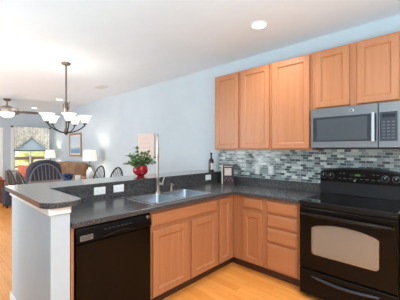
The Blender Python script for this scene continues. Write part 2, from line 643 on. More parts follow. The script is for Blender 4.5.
# peninsula: local x -> +y, local -y -> +x
sinkcab = root('base_cabinet', 'wide two-door wooden base cabinet under the stainless sink', 'cabinet', (FX, -1.812, 0), ROT, 'base cabinets under the worktop')
w = 0.909
mb = MB()
mb.box(0, w, 0, 0.019, 0.11, 0.874)
mb.box(0, 0.018, 0.019, 0.58, 0.11, 0.874)
mb.box(w - 0.018, w, 0.019, 0.58, 0.11, 0.874)
mb.box(0.018, w - 0.018, 0.565, 0.58, 0.11, 0.874)
mb.box(0.018, w - 0.018, 0.019, 0.565, 0.11, 0.128)
mb.build('carcass', 'wood', sinkcab)
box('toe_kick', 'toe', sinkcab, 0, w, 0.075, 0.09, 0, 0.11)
slab_front('false_drawer_front', sinkcab, 0.014, 0.893, 0.733, 0.848, -0.02)
door_panel('door', sinkcab, 0.020, 0.440, 0.124, 0.698, -0.02)
door_panel('door', sinkcab, 0.491, 0.889, 0.124, 0.698, -0.02)

nar = root('base_cabinet', 'slim one-door wooden base cabinet in the inner corner beside the sink cabinet', 'cabinet', (FX, -0.901, 0), ROT, 'base cabinets under the worktop')
mb = MB()
mb.box(0, 0.309, 0, 0.019, 0.11, 0.874)
mb.box(0, 0.309, 0.019, 0.58, 0.11, 0.874)
mb.build('carcass', 'wood', nar)
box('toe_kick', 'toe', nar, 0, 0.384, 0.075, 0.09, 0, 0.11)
door_panel('door', nar, 0.022, 0.236, 0.124, 0.848, -0.02, 0.05)

A = root('base_cabinet', 'wooden base cabinet with one drawer over one door next to the inner corner', 'cabinet', (-1.829, FY, 0), 0, 'base cabinets under the worktop')
w = 0.423
mb = MB()
mb.box(0, w, 0, 0.019, 0.11, 0.874)
mb.box(0, w, 0.019, 0.57, 0.11, 0.874)
mb.build('carcass', 'wood', A)
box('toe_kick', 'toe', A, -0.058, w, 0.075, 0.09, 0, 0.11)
slab_front('drawer', A, 0.142, 0.396, 0.735, 0.848, -0.02)
door_panel('door', A, 0.142, 0.396, 0.124, 0.698, -0.02, 0.055)

B = root('base_cabinet', 'wooden four-drawer base cabinet beside the black range', 'cabinet', (-1.405, FY, 0), 0, 'base cabinets under the worktop')
w = 0.385
mb = MB()
mb.box(0, w, 0, 0.019, 0.11, 0.874)
mb.box(0, w, 0.019, 0.57, 0.11, 0.874)
mb.build('carcass', 'wood', B)
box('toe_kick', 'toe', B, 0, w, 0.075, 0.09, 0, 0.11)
for za, zb in ((0.725, 0.848), (0.580, 0.703), (0.415, 0.558), (0.124, 0.393)):
    slab_front('drawer', B, 0.024, 0.363, za, zb, -0.02)

# wooden end panel between wing wall and dishwasher
tag(box('filler_board', 'wood', None, -2.4, -1.815, -2.466, -2.447, 0.0, 0.874),
    'thin wooden filler board between the pale half wall and the dishwasher', 'board')


def upper(label, x0, x1, z0, z1, doors, depth=0.31):
    r = root('wall_cabinet', label, 'cabinet', (x0, -depth, z0), 0, 'wooden wall cabinets')
    w, h = x1 - x0, z1 - z0
    mb = MB()
    mb.box(0.0005, w - 0.0005, 0, depth - 0.009, 0, h)
    mb.build('carcass', 'wood', r, bevel=0.002)
    for a, b_ in doors:
        door_panel('door', r, a - x0, b_ - x0, 0.018, h - 0.018, -0.02, 0.058)
    return r


upper('tall wooden wall cabinet with two doors at the left end of the row', -2.358, -1.478, 1.40, 2.438, [(-2.324, -1.945), (-1.900, -1.500)])
upper('tall one-door wooden wall cabinet just left of the microwave', -1.477, -1.002, 1.40, 2.438, [(-1.458, -1.026)])
upper('short two-door wooden wall cabinet above the microwave', -1.000, -0.235, 1.824, 2.438, [(-0.968, -0.648), (-0.584, -0.262)])
upper('tall wooden wall cabinet right of the microwave at the picture edge', -0.233, 0.35, 1.40, 2.438, [(-0.205, 0.05), (0.07, 0.325)])

# ------------------------------------------------------------------ worktop, bar top
SX0, SX1, SY0, SY1 = -2.375, -1.88, -1.742, -0.948   # sink cut-out


def slab_from_cells(cells, z0, z1):
    mb = MB()
    vs = {}

    def g(x, y):
        k = (round(x, 4), round(y, 4))
        if k not in vs:
            vs[k] = mb.v((x, y, z1))
        return vs[k]
    fs = []
    for x0, x1, y0, y1 in cells:
        fs.append(mb.face([g(x0, y0), g(x1, y0), g(x1, y1), g(x0, y1)]))
    r = bmesh.ops.extrude_face_region(mb.bm, geom=fs)
    for e in r['geom']:
        if isinstance(e, bmesh.types.BMVert):
            e.co.z = z0
    bmesh.ops.dissolve_limit(mb.bm, angle_limit=0.01, verts=mb.bm.verts, edges=mb.bm.edges)
    return mb


XC, YC = -1.787, -0.635
xs = [-2.489, SX0, SX1, XC, -1.006]
ys = [-2.466, SY0, SY1, YC, -0.021]
cells = []
for i in range(4):
    for j in range(4):
        if (i == 3 and j < 3) or (i == 1 and j == 1):
            continue
        cells.append((xs[i], xs[i + 1], ys[j], ys[j + 1]))
ct = root('worktop', 'charcoal speckled laminate worktop turning the corner from sink to range', 'worktop', (XC, YC, 0.876))
o = slab_from_cells([(a - XC, b_ - XC, c - YC, d - YC) for a, b_, c, d in cells], 0.0, 0.038).build('top', 'laminate', ct, bevel=0.005, seg=3)
mb = MB()
mb.box(-2.489 - XC, -1.006 - XC, -0.0205 - YC, -0.001 - YC, 0.0, 0.14)
mb.build('backsplash', 'laminate', ct, bevel=0.002)
mb = MB()
mb.box(-2.5095 - XC, -2.4895 - XC, -2.466 - YC, -0.0205 - YC, 0.0, 0.157)
mb.build('backsplash', 'laminate', ct, bevel=0.002)

ct2 = root('worktop', 'piece of charcoal worktop on the far right side of the range', 'worktop', (-0.228, -0.635, 0.876))
box('top', 'laminate', ct2, 0, 1.2, 0.0, 0.634, 0.0, 0.038, bevel=0.005)
r = root('base_cabinet', 'wooden base cabinet under the worktop right of the range', 'cabinet', (-0.226, FY, 0), 0, 'base cabinets under the worktop')
box('carcass', 'wood', r, 0, 1.19, 0, 0.57, 0.11, 0.874)
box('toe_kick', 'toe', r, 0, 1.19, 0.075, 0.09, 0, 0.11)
door_panel('door', r, 0.03, 0.40, 0.124, 0.698, -0.02)
slab_front('drawer', r, 0.03, 0.40, 0.735, 0.848, -0.02)


def arc(cx, cy, r, a0, a1, n=8):
    return [(cx + r * math.cos(a0 + (a1 - a0) * k / n), cy + r * math.sin(a0 + (a1 - a0) * k / n)) for k in range(n + 1)]


poly = [(-2.95, -0.003)]
poly += arc(-2.95 + 0.05, -2.64 + 0.05, 0.05, PI, 1.5 * PI)
poly += arc(-1.765 - 0.10, -2.64 + 0.10, 0.10, -PI / 2, 0)
poly += arc(-1.765 - 0.06, -2.40 - 0.06, 0.06, 0, PI / 2)
poly += [(-2.492, -2.40), (-2.492, -0.003)]
bar = root('bar_top', 'raised charcoal laminate bar top on the half wall behind the sink', 'bar counter', (-2.72, -1.3, 1.0335))
loc = [(a + 2.72, b_ + 1.3) for a, b_ in poly]
MB().prism(loc, 'z', 0.0, 0.0345).build('edge_band', 'laminate', bar, bevel=0.002)
MB().prism(loc, 'z', 0.0347, 0.0370).build('surface', 'laminate_gloss', bar, bevel=0.0008)

# ------------------------------------------------------------------ sink, faucet, dispenser
sk = root('sink', 'double-bowl stainless steel sink set into the charcoal worktop', 'sink', (-2.127, -1.345, 0.914))
mb = MB()
X0, X1, Y0, Y1 = -0.272, 0.272, -0.42, 0.42
bowls = [(-0.165, 0.235, -0.385, -0.022), (-0.165, 0.235, 0.022, 0.385)]
gx = [X0, -0.165, 0.235, X1]
gy = [Y0, -0.385, -0.022, 0.022, 0.385, Y1]
cs = [(gx[i], gx[i + 1], gy[j], gy[j + 1]) for i in range(3) for j in range(5) if not (i == 1 and j in (1, 3))]
slab_from_cells(cs, 0.0005, 0.007).build('rim', 'sink', sk, bevel=0.003)
for bx0, bx1, by0, by1 in bowls:
    mb = MB()
    prev = None
    for ins, z in ((0.0, 0.006), (0.006, -0.01), (0.012, -0.15), (0.03, -0.175), (0.06, -0.18)):
        ring = []
        rad = 0.05
        for cx, cy, a in ((bx1 - rad, by1 - rad, 0), (bx0 + rad, by1 - rad, 1), (bx0 + rad, by0 + rad, 2), (bx1 - rad, by0 + rad, 3)):
            for k in range(5):
                t = a * PI / 2 + k * PI / 8
                ring.append(mb.v((cx + (rad - ins * 0.7) * math.cos(t) - (ins * 0.3 if cx > 0 else -ins * 0.3), cy + (rad - ins * 0.7) * math.sin(t), z)))
        if prev:
            for k in range(len(ring)):
                j = (k + 1) % len(ring)
                mb.face([prev[k], prev[j], ring[j], ring[k]])
        prev = ring
    mb.face(prev)
    mb.build('basin', 'basin_steel', sk, smooth=True, angle=60)
    MB().lathe([(0.02, 0.0), (0.042, 0.001), (0.044, 0.004), (0.036, 0.005), (0.03, 0.002)], ((bx0 + bx1) / 2, (by0 + by1) / 2, -0.18), 20).build('drain', 'chrome', sk, smooth=True)

fc = root('faucet', 'tall brushed nickel gooseneck faucet behind the sink', 'faucet', (-2.345, -1.335, 0.921))
MB().lathe([(0.030, 0), (0.030, 0.006), (0.024, 0.012), (0.022, 0.05), (0.022, 0.15), (0.025, 0.155), (0.025, 0.168), (0.017, 0.175)], (0, 0, 0), 20).build('body', 'nickel', fc, smooth=True)
fdir = Vector((0.79, -0.61, 0))
pts = [Vector((0, 0, 0.17)), Vector((0, 0, 0.57))]
for k in range(1, 11):
    a = PI * k / 10
    pts.append(Vector((0, 0, 0.57)) + fdir * (0.075 - 0.075 * math.cos(a)) + Vector((0, 0, 0.075 * math.sin(a))))
pts.append(Vector((0, 0, 0.50)) + fdir * 0.15)
MB().tube(pts, 0.0135, 12).build('spout', 'nickel', fc, smooth=True)
h0 = Vector((0, 0, 0.51)) + fdir * 0.15
MB().tube([h0, h0 - Vector((0, 0, 0.02)), h0 - Vector((0, 0, 0.10)), h0 - Vector((0, 0, 0.115))], [0.0145, 0.0165, 0.0185, 0.016], 12).build('spray_head', 'nickel', fc, smooth=True)
sd = Vector((0.73, 0.68, 0))
mb = MB()
mb.tube([Vector((0, 0, 0.095)) + sd * 0.015, Vector((0, 0, 0.098)) + sd * 0.065], [0.014, 0.016], 12)
mb.tube([Vector((0, 0, 0.098)) + sd * 0.056, Vector((0, 0, 0.135)) + sd * 0.062, Vector((0, 0, 0.175)) + sd * 0.078], [0.009, 0.008, 0.006], 10)
mb.build('handle', 'nickel', fc, smooth=True)

sp = root('soap_dispenser', 'short brushed nickel soap pump right of the tall faucet', 'soap dispenser', (-2.345, -1.135, 0.921))
MB().lathe([(0.02, 0), (0.02, 0.005), (0.014, 0.01), (0.013, 0.04), (0.009, 0.045), (0.009, 0.065), (0.013, 0.068), (0.013, 0.08), (0.004, 0.084)], (0, 0, 0), 16).build('body', 'nickel', sp, smooth=True)
MB().tube([(0, 0, 0.074), (0.04, -0.01, 0.074), (0.06, -0.015, 0.066)], [0.006, 0.006, 0.004], 8).build('nozzle', 'nickel', sp, smooth=True)


# ------------------------------------------------------------------ dishwasher (local -y is its front)
dw = root('dishwasher', 'black built-in dishwasher under the worktop beside the half wall', 'dishwasher', (-1.83, -2.440, 0), ROT)
W = 0.622
box('tub', 'black_matte', dw, 0.004, W - 0.004, 0.03, 0.55, 0.09, 0.868)
box('toe_kick', 'black_matte', dw, 0.004, W - 0.004, 0.05, 0.065, 0.0, 0.09)
MB().stepped(0.004, W - 0.004, 0.10, 0.752, 0.029, [(0.0, -0.024), (0.006, -0.03)]).build('door', 'black_panel', dw)
mb = MB()
prof = [(0.029, 0.758), (-0.030, 0.758), (-0.036, 0.765), (-0.034, 0.80), (-0.022, 0.855), (-0.014, 0.866), (0.029, 0.866)]
mb.prism([(p[0], p[1]) for p in prof], 'x', 0.004, W - 0.004)
cp = mb.build('control_panel', 'black_panel', dw, smooth=True, bevel=0.002)
# arched pocket handle below the buttons
pts = [(0.19 + 0.27 * t, -0.037 - 0.006 * math.sin(PI * t), 0.771 + 0.022 * math.sin(PI * t)) for t in [k / 10 for k in range(11)]]
MB().tube(pts, 0.006, 8).build('handle', 'black', dw, smooth=True)
for k in range(7):
    x = 0.20 + 0.035 * k
    box('button', 'keypad', cp, x, x + 0.022, -0.0305, -0.024, 0.818, 0.826)
bd = box('badge', 'slate', dw, 0.028, 0.118, -0.0365, -0.029, 0.775, 0.812)
mb = MB()
for k, (a, b_) in enumerate(((0.034, 0.112), (0.034, 0.098))):
    mb.box(a, b_, -0.0372, -0.0362, 0.797 - 0.012 * k, 0.802 - 0.012 * k)
mb.build('badge_lettering', 'slot', bd)


def emblem(parent, x, y, z, r):
    e = MB().lathe([(r, 0.0), (r, -0.003), (r * 0.86, -0.004), (r * 0.8, -0.003)], (x, y, z), 20, 'y').build('emblem', 'chrome', parent, smooth=True)
    # script-like curl inside the ring
    pts = [(x + r * 0.55 * math.sin(t * 2.0) * 0.9, y - 0.0045, z + r * 0.5 * math.cos(t * 3.0)) for t in [k * 2 * PI / 24 for k in range(25)]]
    MB().tube(pts, r * 0.09, 6).build('emblem_script', 'slot', e, smooth=True)
    return e


emblem(dw, 0.590, -0.0255, 0.838, 0.013)

# ------------------------------------------------------------------ range
RX0, RX1 = -0.998, -0.236
rg = root('range', 'black freestanding electric range with arched oven window', 'range', (RX0, -0.68, 0))
W = RX1 - RX0
box('body', 'black', rg, 0.004, W - 0.004, 0.035, 0.66, 0.03, 0.895, bevel=0.003)
for x in (0.05, W - 0.05):
    for y in (0.09, 0.6):
        MB().lathe([(0.018, 0), (0.018, 0.03)], (x, y, 0), 12).build('foot', 'black_matte', rg)
ck = box('cooktop', 'black_glass', rg, -0.002, W + 0.002, 0.012, 0.60, 0.8955, 0.920, bevel=0.006, seg=3)
for bx, by, br_ in ((0.19, 0.17, 0.085), (0.57, 0.17, 0.11), (0.19, 0.43, 0.105), (0.57, 0.43, 0.075), (0.38, 0.47, 0.05)):
    mb = MB()
    mb.lathe([(br_, 0), (br_, 0.0006), (br_ - 0.004, 0.0006), (br_ - 0.004, 0)], (bx, by, 0.9202), 40, cap=False)
    mb.build('burner_ring', 'ring', ck)
# oven door
dr = root('door', None, None, (0, 0, 0))
D.objects.remove(dr)
DZ0, DZ1 = 0.290, 0.862
mb = MB().stepped(0.006, W - 0.006, DZ0, DZ1, 0.034, [(0.0, 0.008), (0.008, 0.0)])
od = mb.build('oven_door', 'black_panel', rg)
wx0, wx1, wz0, wzs, wzp = 0.118, 0.640, 0.437, 0.690, 0.735


def arch_poly(i):
    cxm = (wx0 + wx1) / 2
    p = []
    rr = 0.03
    p += [(wx0 + i + rr * (1 - math.cos(a)), wz0 + i + rr * (1 - math.sin(a))) for a in [PI / 2 * k / 5 for k in range(6)]]
    p += [(wx1 - i - rr * (1 - math.sin(a)), wz0 + i + rr * (1 - math.cos(a))) for a in [PI / 2 * k / 5 for k in range(6)]]
    n = 18
    for k in range(n + 1):
        t = 1 - 2 * k / n
        x = cxm + t * ((wx1 - wx0) / 2 - i)
        z = wzp - i - (wzp - wzs) * t * t
        if abs(t) > 0.96:
            z -= 0.008
        p.append((x, z))
    return p


MB().prism(arch_poly(0), 'y', -0.003, 0.002).build('window_trim', 'steel', od)
MB().prism(arch_poly(0.011), 'y', -0.0045, -0.001).build('window', 'oven_glass', od)
hp = [(0.03, 0.0, 0.80), (0.045, -0.034, 0.803), (0.09, -0.045, 0.806)] + [(0.09 + (W - 0.18) * k / 8, -0.045 - 0.008 * math.sin(PI * k / 8), 0.806 + 0.004 * math.sin(PI * k / 8)) for k in range(1, 9)] + [(W - 0.045, -0.034, 0.803), (W - 0.03, 0.0, 0.80)]
MB().tube(hp, 0.015, 10).build('handle', 'black', od, smooth=True)
# storage drawer
mb = MB().stepped(0.006, W - 0.006, 0.045, 0.278, 0.034, [(0.0, 0.008), (0.008, 0.0)])
sdw = mb.build('drawer', 'black_panel', rg)
pts = [(0.12 + 0.52 * k / 10, -0.004 - 0.012 * math.sin(PI * k / 10), 0.232 - 0.018 * math.sin(PI * k / 10)) for k in range(11)]
MB().tube(pts, [0.008] + [0.013] * 9 + [0.008], 8).build('handle', 'drawer_pull', sdw, smooth=True)
# front lip under the cooktop
box('front_rail', 'black', rg, 0.004, W - 0.004, 0.010, 0.034, 0.868, 0.8950, bevel=0.004)
# backguard with arched top
n = 20
poly = [(-0.0, 0.921), (W, 0.921)]
for k in range(n + 1):
    t = 1 - 2 * k / n
    z = 1.214 - 0.040 * abs(t) ** 2.5
    if abs(t) > 0.93:
        z -= 0.012
    poly.append((W / 2 + t * W / 2, z))
bgd = MB().prism(poly, 'y', 0.600, 0.665).build('backguard', 'charcoal_enamel', rg, bevel=0.004)
poly2 = [(0.012, 1.06), (W - 0.012, 1.06)]
for k in range(n + 1):
    t = 1 - 2 * k / n
    poly2.append((W / 2 + t * (W / 2 - 0.012), 1.198 - 0.038 * abs(t) ** 2.5))
cpn = MB().prism(poly2, 'y', 0.588, 0.600).build('control_panel', 'black_panel', rg, bevel=0.002)
for x in (0.045, 0.118, 0.605, 0.690):
    kb = MB().lathe([(0.027, 0), (0.027, -0.004), (0.022, -0.006), (0.019, -0.026), (0.004, -0.027)], (x, 0.5878, 1.122), 20, 'y').build('knob', 'black', rg, smooth=True)
    MB().lathe([(0.032, 0), (0.032, -0.0012), (0.028, -0.0012), (0.028, 0)], (x, 0.5877, 1.122), 28, 'y', cap=False).build('knob_dial', 'key', kb)
    box('knob_pointer', 'plastic', kb, x - 0.0015, x + 0.0015, 0.5595, 0.564, 1.124, 1.139)
ds = box('display', 'screen', rg, 0.30, 0.44, 0.585, 0.588, 1.128, 1.156)
mb = MB()
SEG = {'1': 'bc', '2': 'abged', '0': 'abcdef', '5': 'afgcd'}
for i, ch in enumerate('1205'):
    x = 0.342 + 0.013 * i + (0.004 if i > 1 else 0)
    for s in SEG[ch]:
        zz = {'a': 1.150, 'g': 1.142, 'd': 1.134}.get(s)
        if zz:
            mb.box(x, x + 0.007, 0.5842, 0.5852, zz - 0.001, zz + 0.001)
        else:
            xx = x + (0.007 if s in 'bc' else 0)
            z0_ = 1.142 if s in 'bf' else 1.134
            mb.box(xx - 0.001, xx + 0.001, 0.5842, 0.5852, z0_, z0_ + 0.008)
mb.build('clock_digits', 'led', ds)
for k in range(8):
    x = 0.19 + 0.05 * k
    box('touch_key', 'key', cpn, x, x + 0.028, 0.587, 0.5885, 1.099, 1.104)
for x, z in ((0.20, 1.150), (0.235, 1.150), (0.50, 1.150), (0.535, 1.150)):
    box('touch_key', 'key', cpn, x, x + 0.018, 0.587, 0.5885, z, z + 0.006)
emblem(rg, 0.345, 0.5875, 1.083, 0.010)

# ------------------------------------------------------------------ microwave
MX0, MX1 = -0.985, -0.237
mw = root('microwave', 'slate grey over-the-range microwave under the short cabinet', 'microwave', (MX0, -0.40, 1.423))
W, H = MX1 - MX0, 0.396
box('body', 'black_matte', mw, 0.004, W - 0.004, 0.025, 0.389, 0.002, H)
DWX = 0.580
mb = MB()
mb.stepped(0, DWX - 0.0015, 0.0, H, 0.024, [(0.0, 0.005), (0.004, 0.0)])
md = mb.build('door', 'slate', mw)
MB().stepped(0.022, DWX - 0.012, 0.062, 0.308, 0.002, [(0, -0.0015), (0.003, -0.003)]).build('window', 'window_glass_dark', md)
mb = MB().stepped(0.060, DWX - 0.085, 0.078, 0.286, 0.0, [(0, -0.0034), (0.002, -0.0038)])
mb.build('window_mesh', mat('microwave_mesh_screen', srgb(66, 72, 78), 0.3, 0.2), md)
hx = DWX - 0.034
mb = MB()
mb.prism([(hx - 0.016, -0.036), (hx - 0.010, -0.046), (hx + 0.010, -0.046), (hx + 0.016, -0.036), (hx + 0.012, -0.030), (hx - 0.012, -0.030)], 'z', 0.055, 0.315)
mb.box(hx - 0.009, hx + 0.009, -0.032, -0.002, 0.075, 0.10)
mb.box(hx - 0.009, hx + 0.009, -0.032, -0.002, 0.27, 0.295)
mb.build('handle', 'chrome', md, bevel=0.003)
emblem(md, 0.372, -0.0005, 0.352, 0.016)
MB().stepped(DWX + 0.0015, W, 0.0, H, 0.024, [(0.0, 0.005), (0.004, 0.0)]).build('control_column', 'slate', mw)
kp = box('keypad', 'keypad', mw, DWX + 0.010, W - 0.032, -0.0025, 0.0005, 0.058, 0.312)
box('display', 'screen', kp, DWX + 0.026, W - 0.048, -0.0035, -0.002, 0.262, 0.296)
for i in range(3):
    for j in range(6):
        x = DWX + 0.030 + 0.033 * i
        z = 0.080 + 0.028 * j
        box('key', 'key', kp, x, x + 0.020, -0.0033, -0.002, z, z + 0.010)
mb = MB()
mb.box(0.03, W - 0.03, 0.05, 0.36, -0.012, 0.0015)
mb.build('vent_grille', 'black_matte', mw)


# ------------------------------------------------------------------ outlets
def outlet(label, loc, rz, horizontal, group, w=0.075, h=0.118, kinds=('socket', 'socket'), m='plastic'):
    r = root('outlet', label, 'outlet', loc, rz, group)
    if horizontal:
        w, h = h, w
    MB().stepped(-w / 2, w / 2, -h / 2, h / 2, 0.0, [(0, -0.003), (0.004, -0.006)]).build('plate', m, r)
    for k, s in enumerate((-1, 1)):
        cx, cz = (s * w * 0.2, 0) if horizontal else (0, s * h * 0.2)
        f = box('socket', 'plastic', r, cx - 0.014, cx + 0.014, -0.008, -0.0055, cz - 0.014, cz + 0.014, bevel=0.003)
        mb = MB()
        if horizontal:
            mb.box(cx - 0.005, cx + 0.005, -0.0085, -0.0078, cz + 0.004, cz + 0.006)
            mb.box(cx - 0.005, cx + 0.005, -0.0085, -0.0078, cz - 0.006, cz - 0.004)
        else:
            mb.box(cx + 0.004, cx + 0.006, -0.0085, -0.0078, cz - 0.005, cz + 0.005)
            mb.box(cx - 0.006, cx - 0.004, -0.0085, -0.0078, cz - 0.005, cz + 0.005)
        mb.build('socket_slots', 'slot', f)
    return r


bx = -2.4893
outlet('white horizontal outlet below the bar, nearest the half-wall end', (bx, -1.945, 0.994), ROT, True, 'white outlets on the dark bar riser')
outlet('white horizontal outlet below the bar, directly left of the red plant pot', (bx, -1.738, 0.996), ROT, True, 'white outlets on the dark bar riser')
outlet('white horizontal outlet below the bar at its far end by the tiled wall', (bx, -0.305, 1.0), ROT, True, 'white outlets on the dark bar riser')
outlet('white vertical outlet on the mosaic tile, the one nearer the book', (-1.848, -0.0085, 1.125), 0, False, 'upright outlets on the mosaic tile', m='grey_plate')
outlet('white vertical outlet on the mosaic tile, the one nearer the range', (-1.645, -0.0085, 1.135), 0, False, 'upright outlets on the mosaic tile', m='grey_plate')

# ------------------------------------------------------------------ things on the bar and worktop
pt = root('potted_plant', 'leafy green plant in a glossy red footed pot on the bar', 'plant', (-2.755, -1.29, 1.0705))
MB().lathe([(0.044, 0), (0.046, 0.005), (0.040, 0.012), (0.062, 0.020), (0.086, 0.045), (0.093, 0.080), (0.090, 0.108), (0.078, 0.130), (0.076, 0.136), (0.068, 0.134), (0.070, 0.118)], (0, 0, 0), 32, cap=False).build('pot', 'red_glaze', pt, smooth=True, angle=60)
MB().lathe([(0.001, 0.118), (0.068, 0.118), (0.068, 0.110), (0.001, 0.110)], (0, 0, 0), 24).build('soil', 'soil', pt)
rnd = random.Random(4)
lf = MB()
st = MB()


def leaf(mb, p, d, size, roll):
    d = d.normalized()
    s = d.cross(Vector((0, 0, 1)))
    if s.length < 0.05:
        s = Vector((1, 0, 0))
    s.normalize()
    s = (Matrix.Rotation(roll, 3, d) @ s)
    u = s.cross(d)
    L_ = size
    prof = [(0.0, 0.02), (0.2, 0.26), (0.45, 0.36), (0.75, 0.22), (1.0, 0.0)]
    mid, lt, rt = [], [], []
    for t, w_ in prof:
        c = p + d * (L_ * t) - u * (0.18 * L_ * t * t)
        mid.append(mb.v(c))
        if w_ > 0:
            lt.append(mb.v(c + s * (w_ * L_) + u * (0.07 * L_)))
            rt.append(mb.v(c - s * (w_ * L_) + u * (0.07 * L_)))
    for k in range(3):
        mb.face([mid[k], mid[k + 1], lt[k + 1], lt[k]])
        mb.face([mid[k + 1], mid[k], rt[k], rt[k + 1]])
    mb.face([mid[3], mid[4], lt[3]])
    mb.face([mid[4], mid[3], rt[3]])


for k in range(20):
    a = 2 * PI * k / 20 + rnd.uniform(-0.2, 0.2)
    tilt = rnd.uniform(0.25, 1.25)
    ln = rnd.uniform(0.14, 0.21) if tilt > 0.6 else rnd.uniform(0.14, 0.235)
    base = Vector((0.03 * math.cos(a), 0.03 * math.sin(a), 0.118))
    dir0 = Vector((math.sin(tilt) * math.cos(a), math.sin(tilt) * math.sin(a), math.cos(tilt)))
    pts = []
    for j in range(6):
        t = j / 5
        p = base + dir0 * (ln * t) + Vector((0, 0, -0.03 * t * t * math.sin(tilt)))
        pts.append(p)
    st.tube(pts, [0.0028, 0.0026, 0.0024, 0.002, 0.0018, 0.0014], 5)
    for j in range(1, 6):
        for q in range(2):
            b_ = rnd.uniform(0, 2 * PI)
            ld = (dir0 + Vector((math.cos(b_), math.sin(b_), rnd.uniform(-0.5, 0.6))) * 0.9)
            leaf(lf, pts[j], ld, rnd.uniform(0.04, 0.068), rnd.uniform(-0.6, 0.6))
lf.build('foliage', 'leaf', pt, smooth=True, angle=80)
st.build('stems', 'stem', pt, smooth=True)

bt = root('bottle', 'dark brown bottle with a pale label at the far end of the bar', 'bottle', (-2.60, -0.11, 1.0705))
MB().lathe([(0.039, 0), (0.042, 0.004), (0.042, 0.150), (0.036, 0.18), (0.017, 0.205), (0.0135, 0.215), (0.0135, 0.25), (0.015, 0.252), (0.015, 0.258)], (0, 0, 0), 24).build('body', 'bottle', bt, smooth=True)
MB().lathe([(0.016, 0.2585), (0.0165, 0.262), (0.0165, 0.288), (0.014, 0.291)], (0, 0, 0), 20).build('cap', 'black', bt, smooth=True)
mb = MB()
ang = [math.radians(-58 + 110 * k / 12) for k in range(13)]
lo = [mb.v((0.0428 * math.cos(t), 0.0428 * math.sin(t), 0.03)) for t in ang]
hi = [mb.v((0.0428 * math.cos(t), 0.0428 * math.sin(t), 0.13)) for t in ang]
for k in range(12):
    mb.face([lo[k], lo[k + 1], hi[k + 1], hi[k]])
mb.build('label', 'paper', bt, smooth=True)

bk = root('book', 'upright dark-covered book with a pale square picture in the worktop corner', 'book', (-2.268, -0.122, 0.9145), math.radians(36))
box('cover', 'book', bk, -0.085, 0.085, -0.021, -0.017, 0.0, 0.272)
box('cover', 'book', bk, -0.085, 0.085, 0.017, 0.021, 0.0, 0.272)
box('pages', 'paper', bk, -0.081, 0.080, -0.0168, 0.0168, 0.003, 0.268)
MB().prism([(-0.085, -0.021), (-0.085, 0.021), (-0.089, 0.016), (-0.091, 0.0), (-0.089, -0.016)], 'z', 0.0, 0.272).build('spine', 'paper', bk)
box('cover_picture', 'pink', bk, -0.048, 0.052, -0.0218, -0.0208, 0.118, 0.225, bevel=0.0)
for k in range(5):
    MB().lathe([(0.012, 0), (0.012, -0.0008), (0.001, -0.0008)], (-0.046 + 0.028 * k, -0.021, 0.05 + (0.03 if k % 2 else 0.0)), 12, 'y').build('cover_ornament', 'dusty', bk)
box('cover_title', 'pink', bk, -0.06, 0.07, -0.0216, -0.0208, 0.246, 0.256)
box('cover_strip', 'paper', bk, -0.085, -0.074, -0.0217, -0.0208, 0.0, 0.272)


# ------------------------------------------------------------------ ceiling fixtures
def downlight(label, x, y, power):
    r = root('recessed_light', label, 'ceiling light', (x, y, CEIL), 0, 'recessed ceiling lights')
    MB().lathe([(0.095, -0.0005), (0.095, -0.004), (0.088, -0.008), (0.072, -0.006), (0.072, -0.0005)], (0, 0, 0), 32, cap=False).build('trim_ring', 'trim', r, smooth=True)
    MB().lathe([(0.0715, -0.0008), (0.0715, -0.003), (0.001, -0.0035)], (0, 0, 0), 32).build('lens', 'downlight', r)
    l = D.lights.new('downlight_lamp', 'SPOT')
    l.energy = power
    l.spot_size = math.radians(150)
    l.spot_blend = 0.9
    l.shadow_soft_size = 0.07
    l.color = (1.0, 0.95, 0.88)
    o = D.objects.new('downlight_lamp', l)
    COL.objects.link(o)
    o.parent = r
    o.location = (0, 0, -0.02)
    return r


downlight('lit recessed ceiling light over the kitchen, above the wall cabinets', -1.394, -0.74, 56)
downlight('lit recessed ceiling light beside the chandelier rod', -7.26, -0.77, 24)
downlight('lit recessed ceiling light between ceiling fan and chandelier', -9.3, -0.83, 24)
downlight('added recessed fill light over the range front, out of view', 0.3, -1.6, 54)  # unseen downlight added to brighten the cabinet fronts
downlight('added recessed fill light over the kitchen floor, behind the camera', -0.6, -3.6, 40)  # another added downlight, out of view, for fill from behind
fx = root('ceiling_fill_panel', 'added flat ceiling fill panel over the kitchen floor, out of view', 'ceiling light', (0.1, -2.3, CEIL))  # invented fixture, added as overhead fill for the kitchen
box('frame', 'trim', fx, -0.62, 0.62, -0.32, 0.32, -0.05, -0.0005, bevel=0.006)
box('diffuser', 'shade_lit', fx, -0.58, 0.58, -0.28, 0.28, -0.054, -0.0495)
o = area_light('fill_panel_lamp', (0, 0, -0.06), (0, 0, 0), 1.1, 0.5, 24, (1.0, 0.96, 0.92))
o.parent = fx

v = root('air_vent', 'small white ceiling air vent right of the chandelier', 'air vent', (-5.17, -0.64, CEIL))
mb = MB()
mb.box(-0.16, 0.16, -0.09, -0.07, -0.008, -0.0005)
mb.box(-0.16, 0.16, 0.07, 0.09, -0.008, -0.0005)
mb.box(-0.16, -0.14, -0.07, 0.07, -0.008, -0.0005)
mb.box(0.14, 0.16, -0.07, 0.07, -0.008, -0.0005)
mb.build('frame', 'grey_vent', v)
mb = MB()
for k in range(7):
    y = -0.06 + 0.02 * k
    mb.prism([(y - 0.006, -0.002), (y + 0.004, -0.009), (y + 0.006, -0.009), (y - 0.004, -0.002)], 'x', -0.14, 0.14)
mb.build('louvers', 'grey_vent', v)
box('duct', 'shade_grey', v, -0.14, 0.14, -0.07, 0.07, -0.0018, -0.0006)

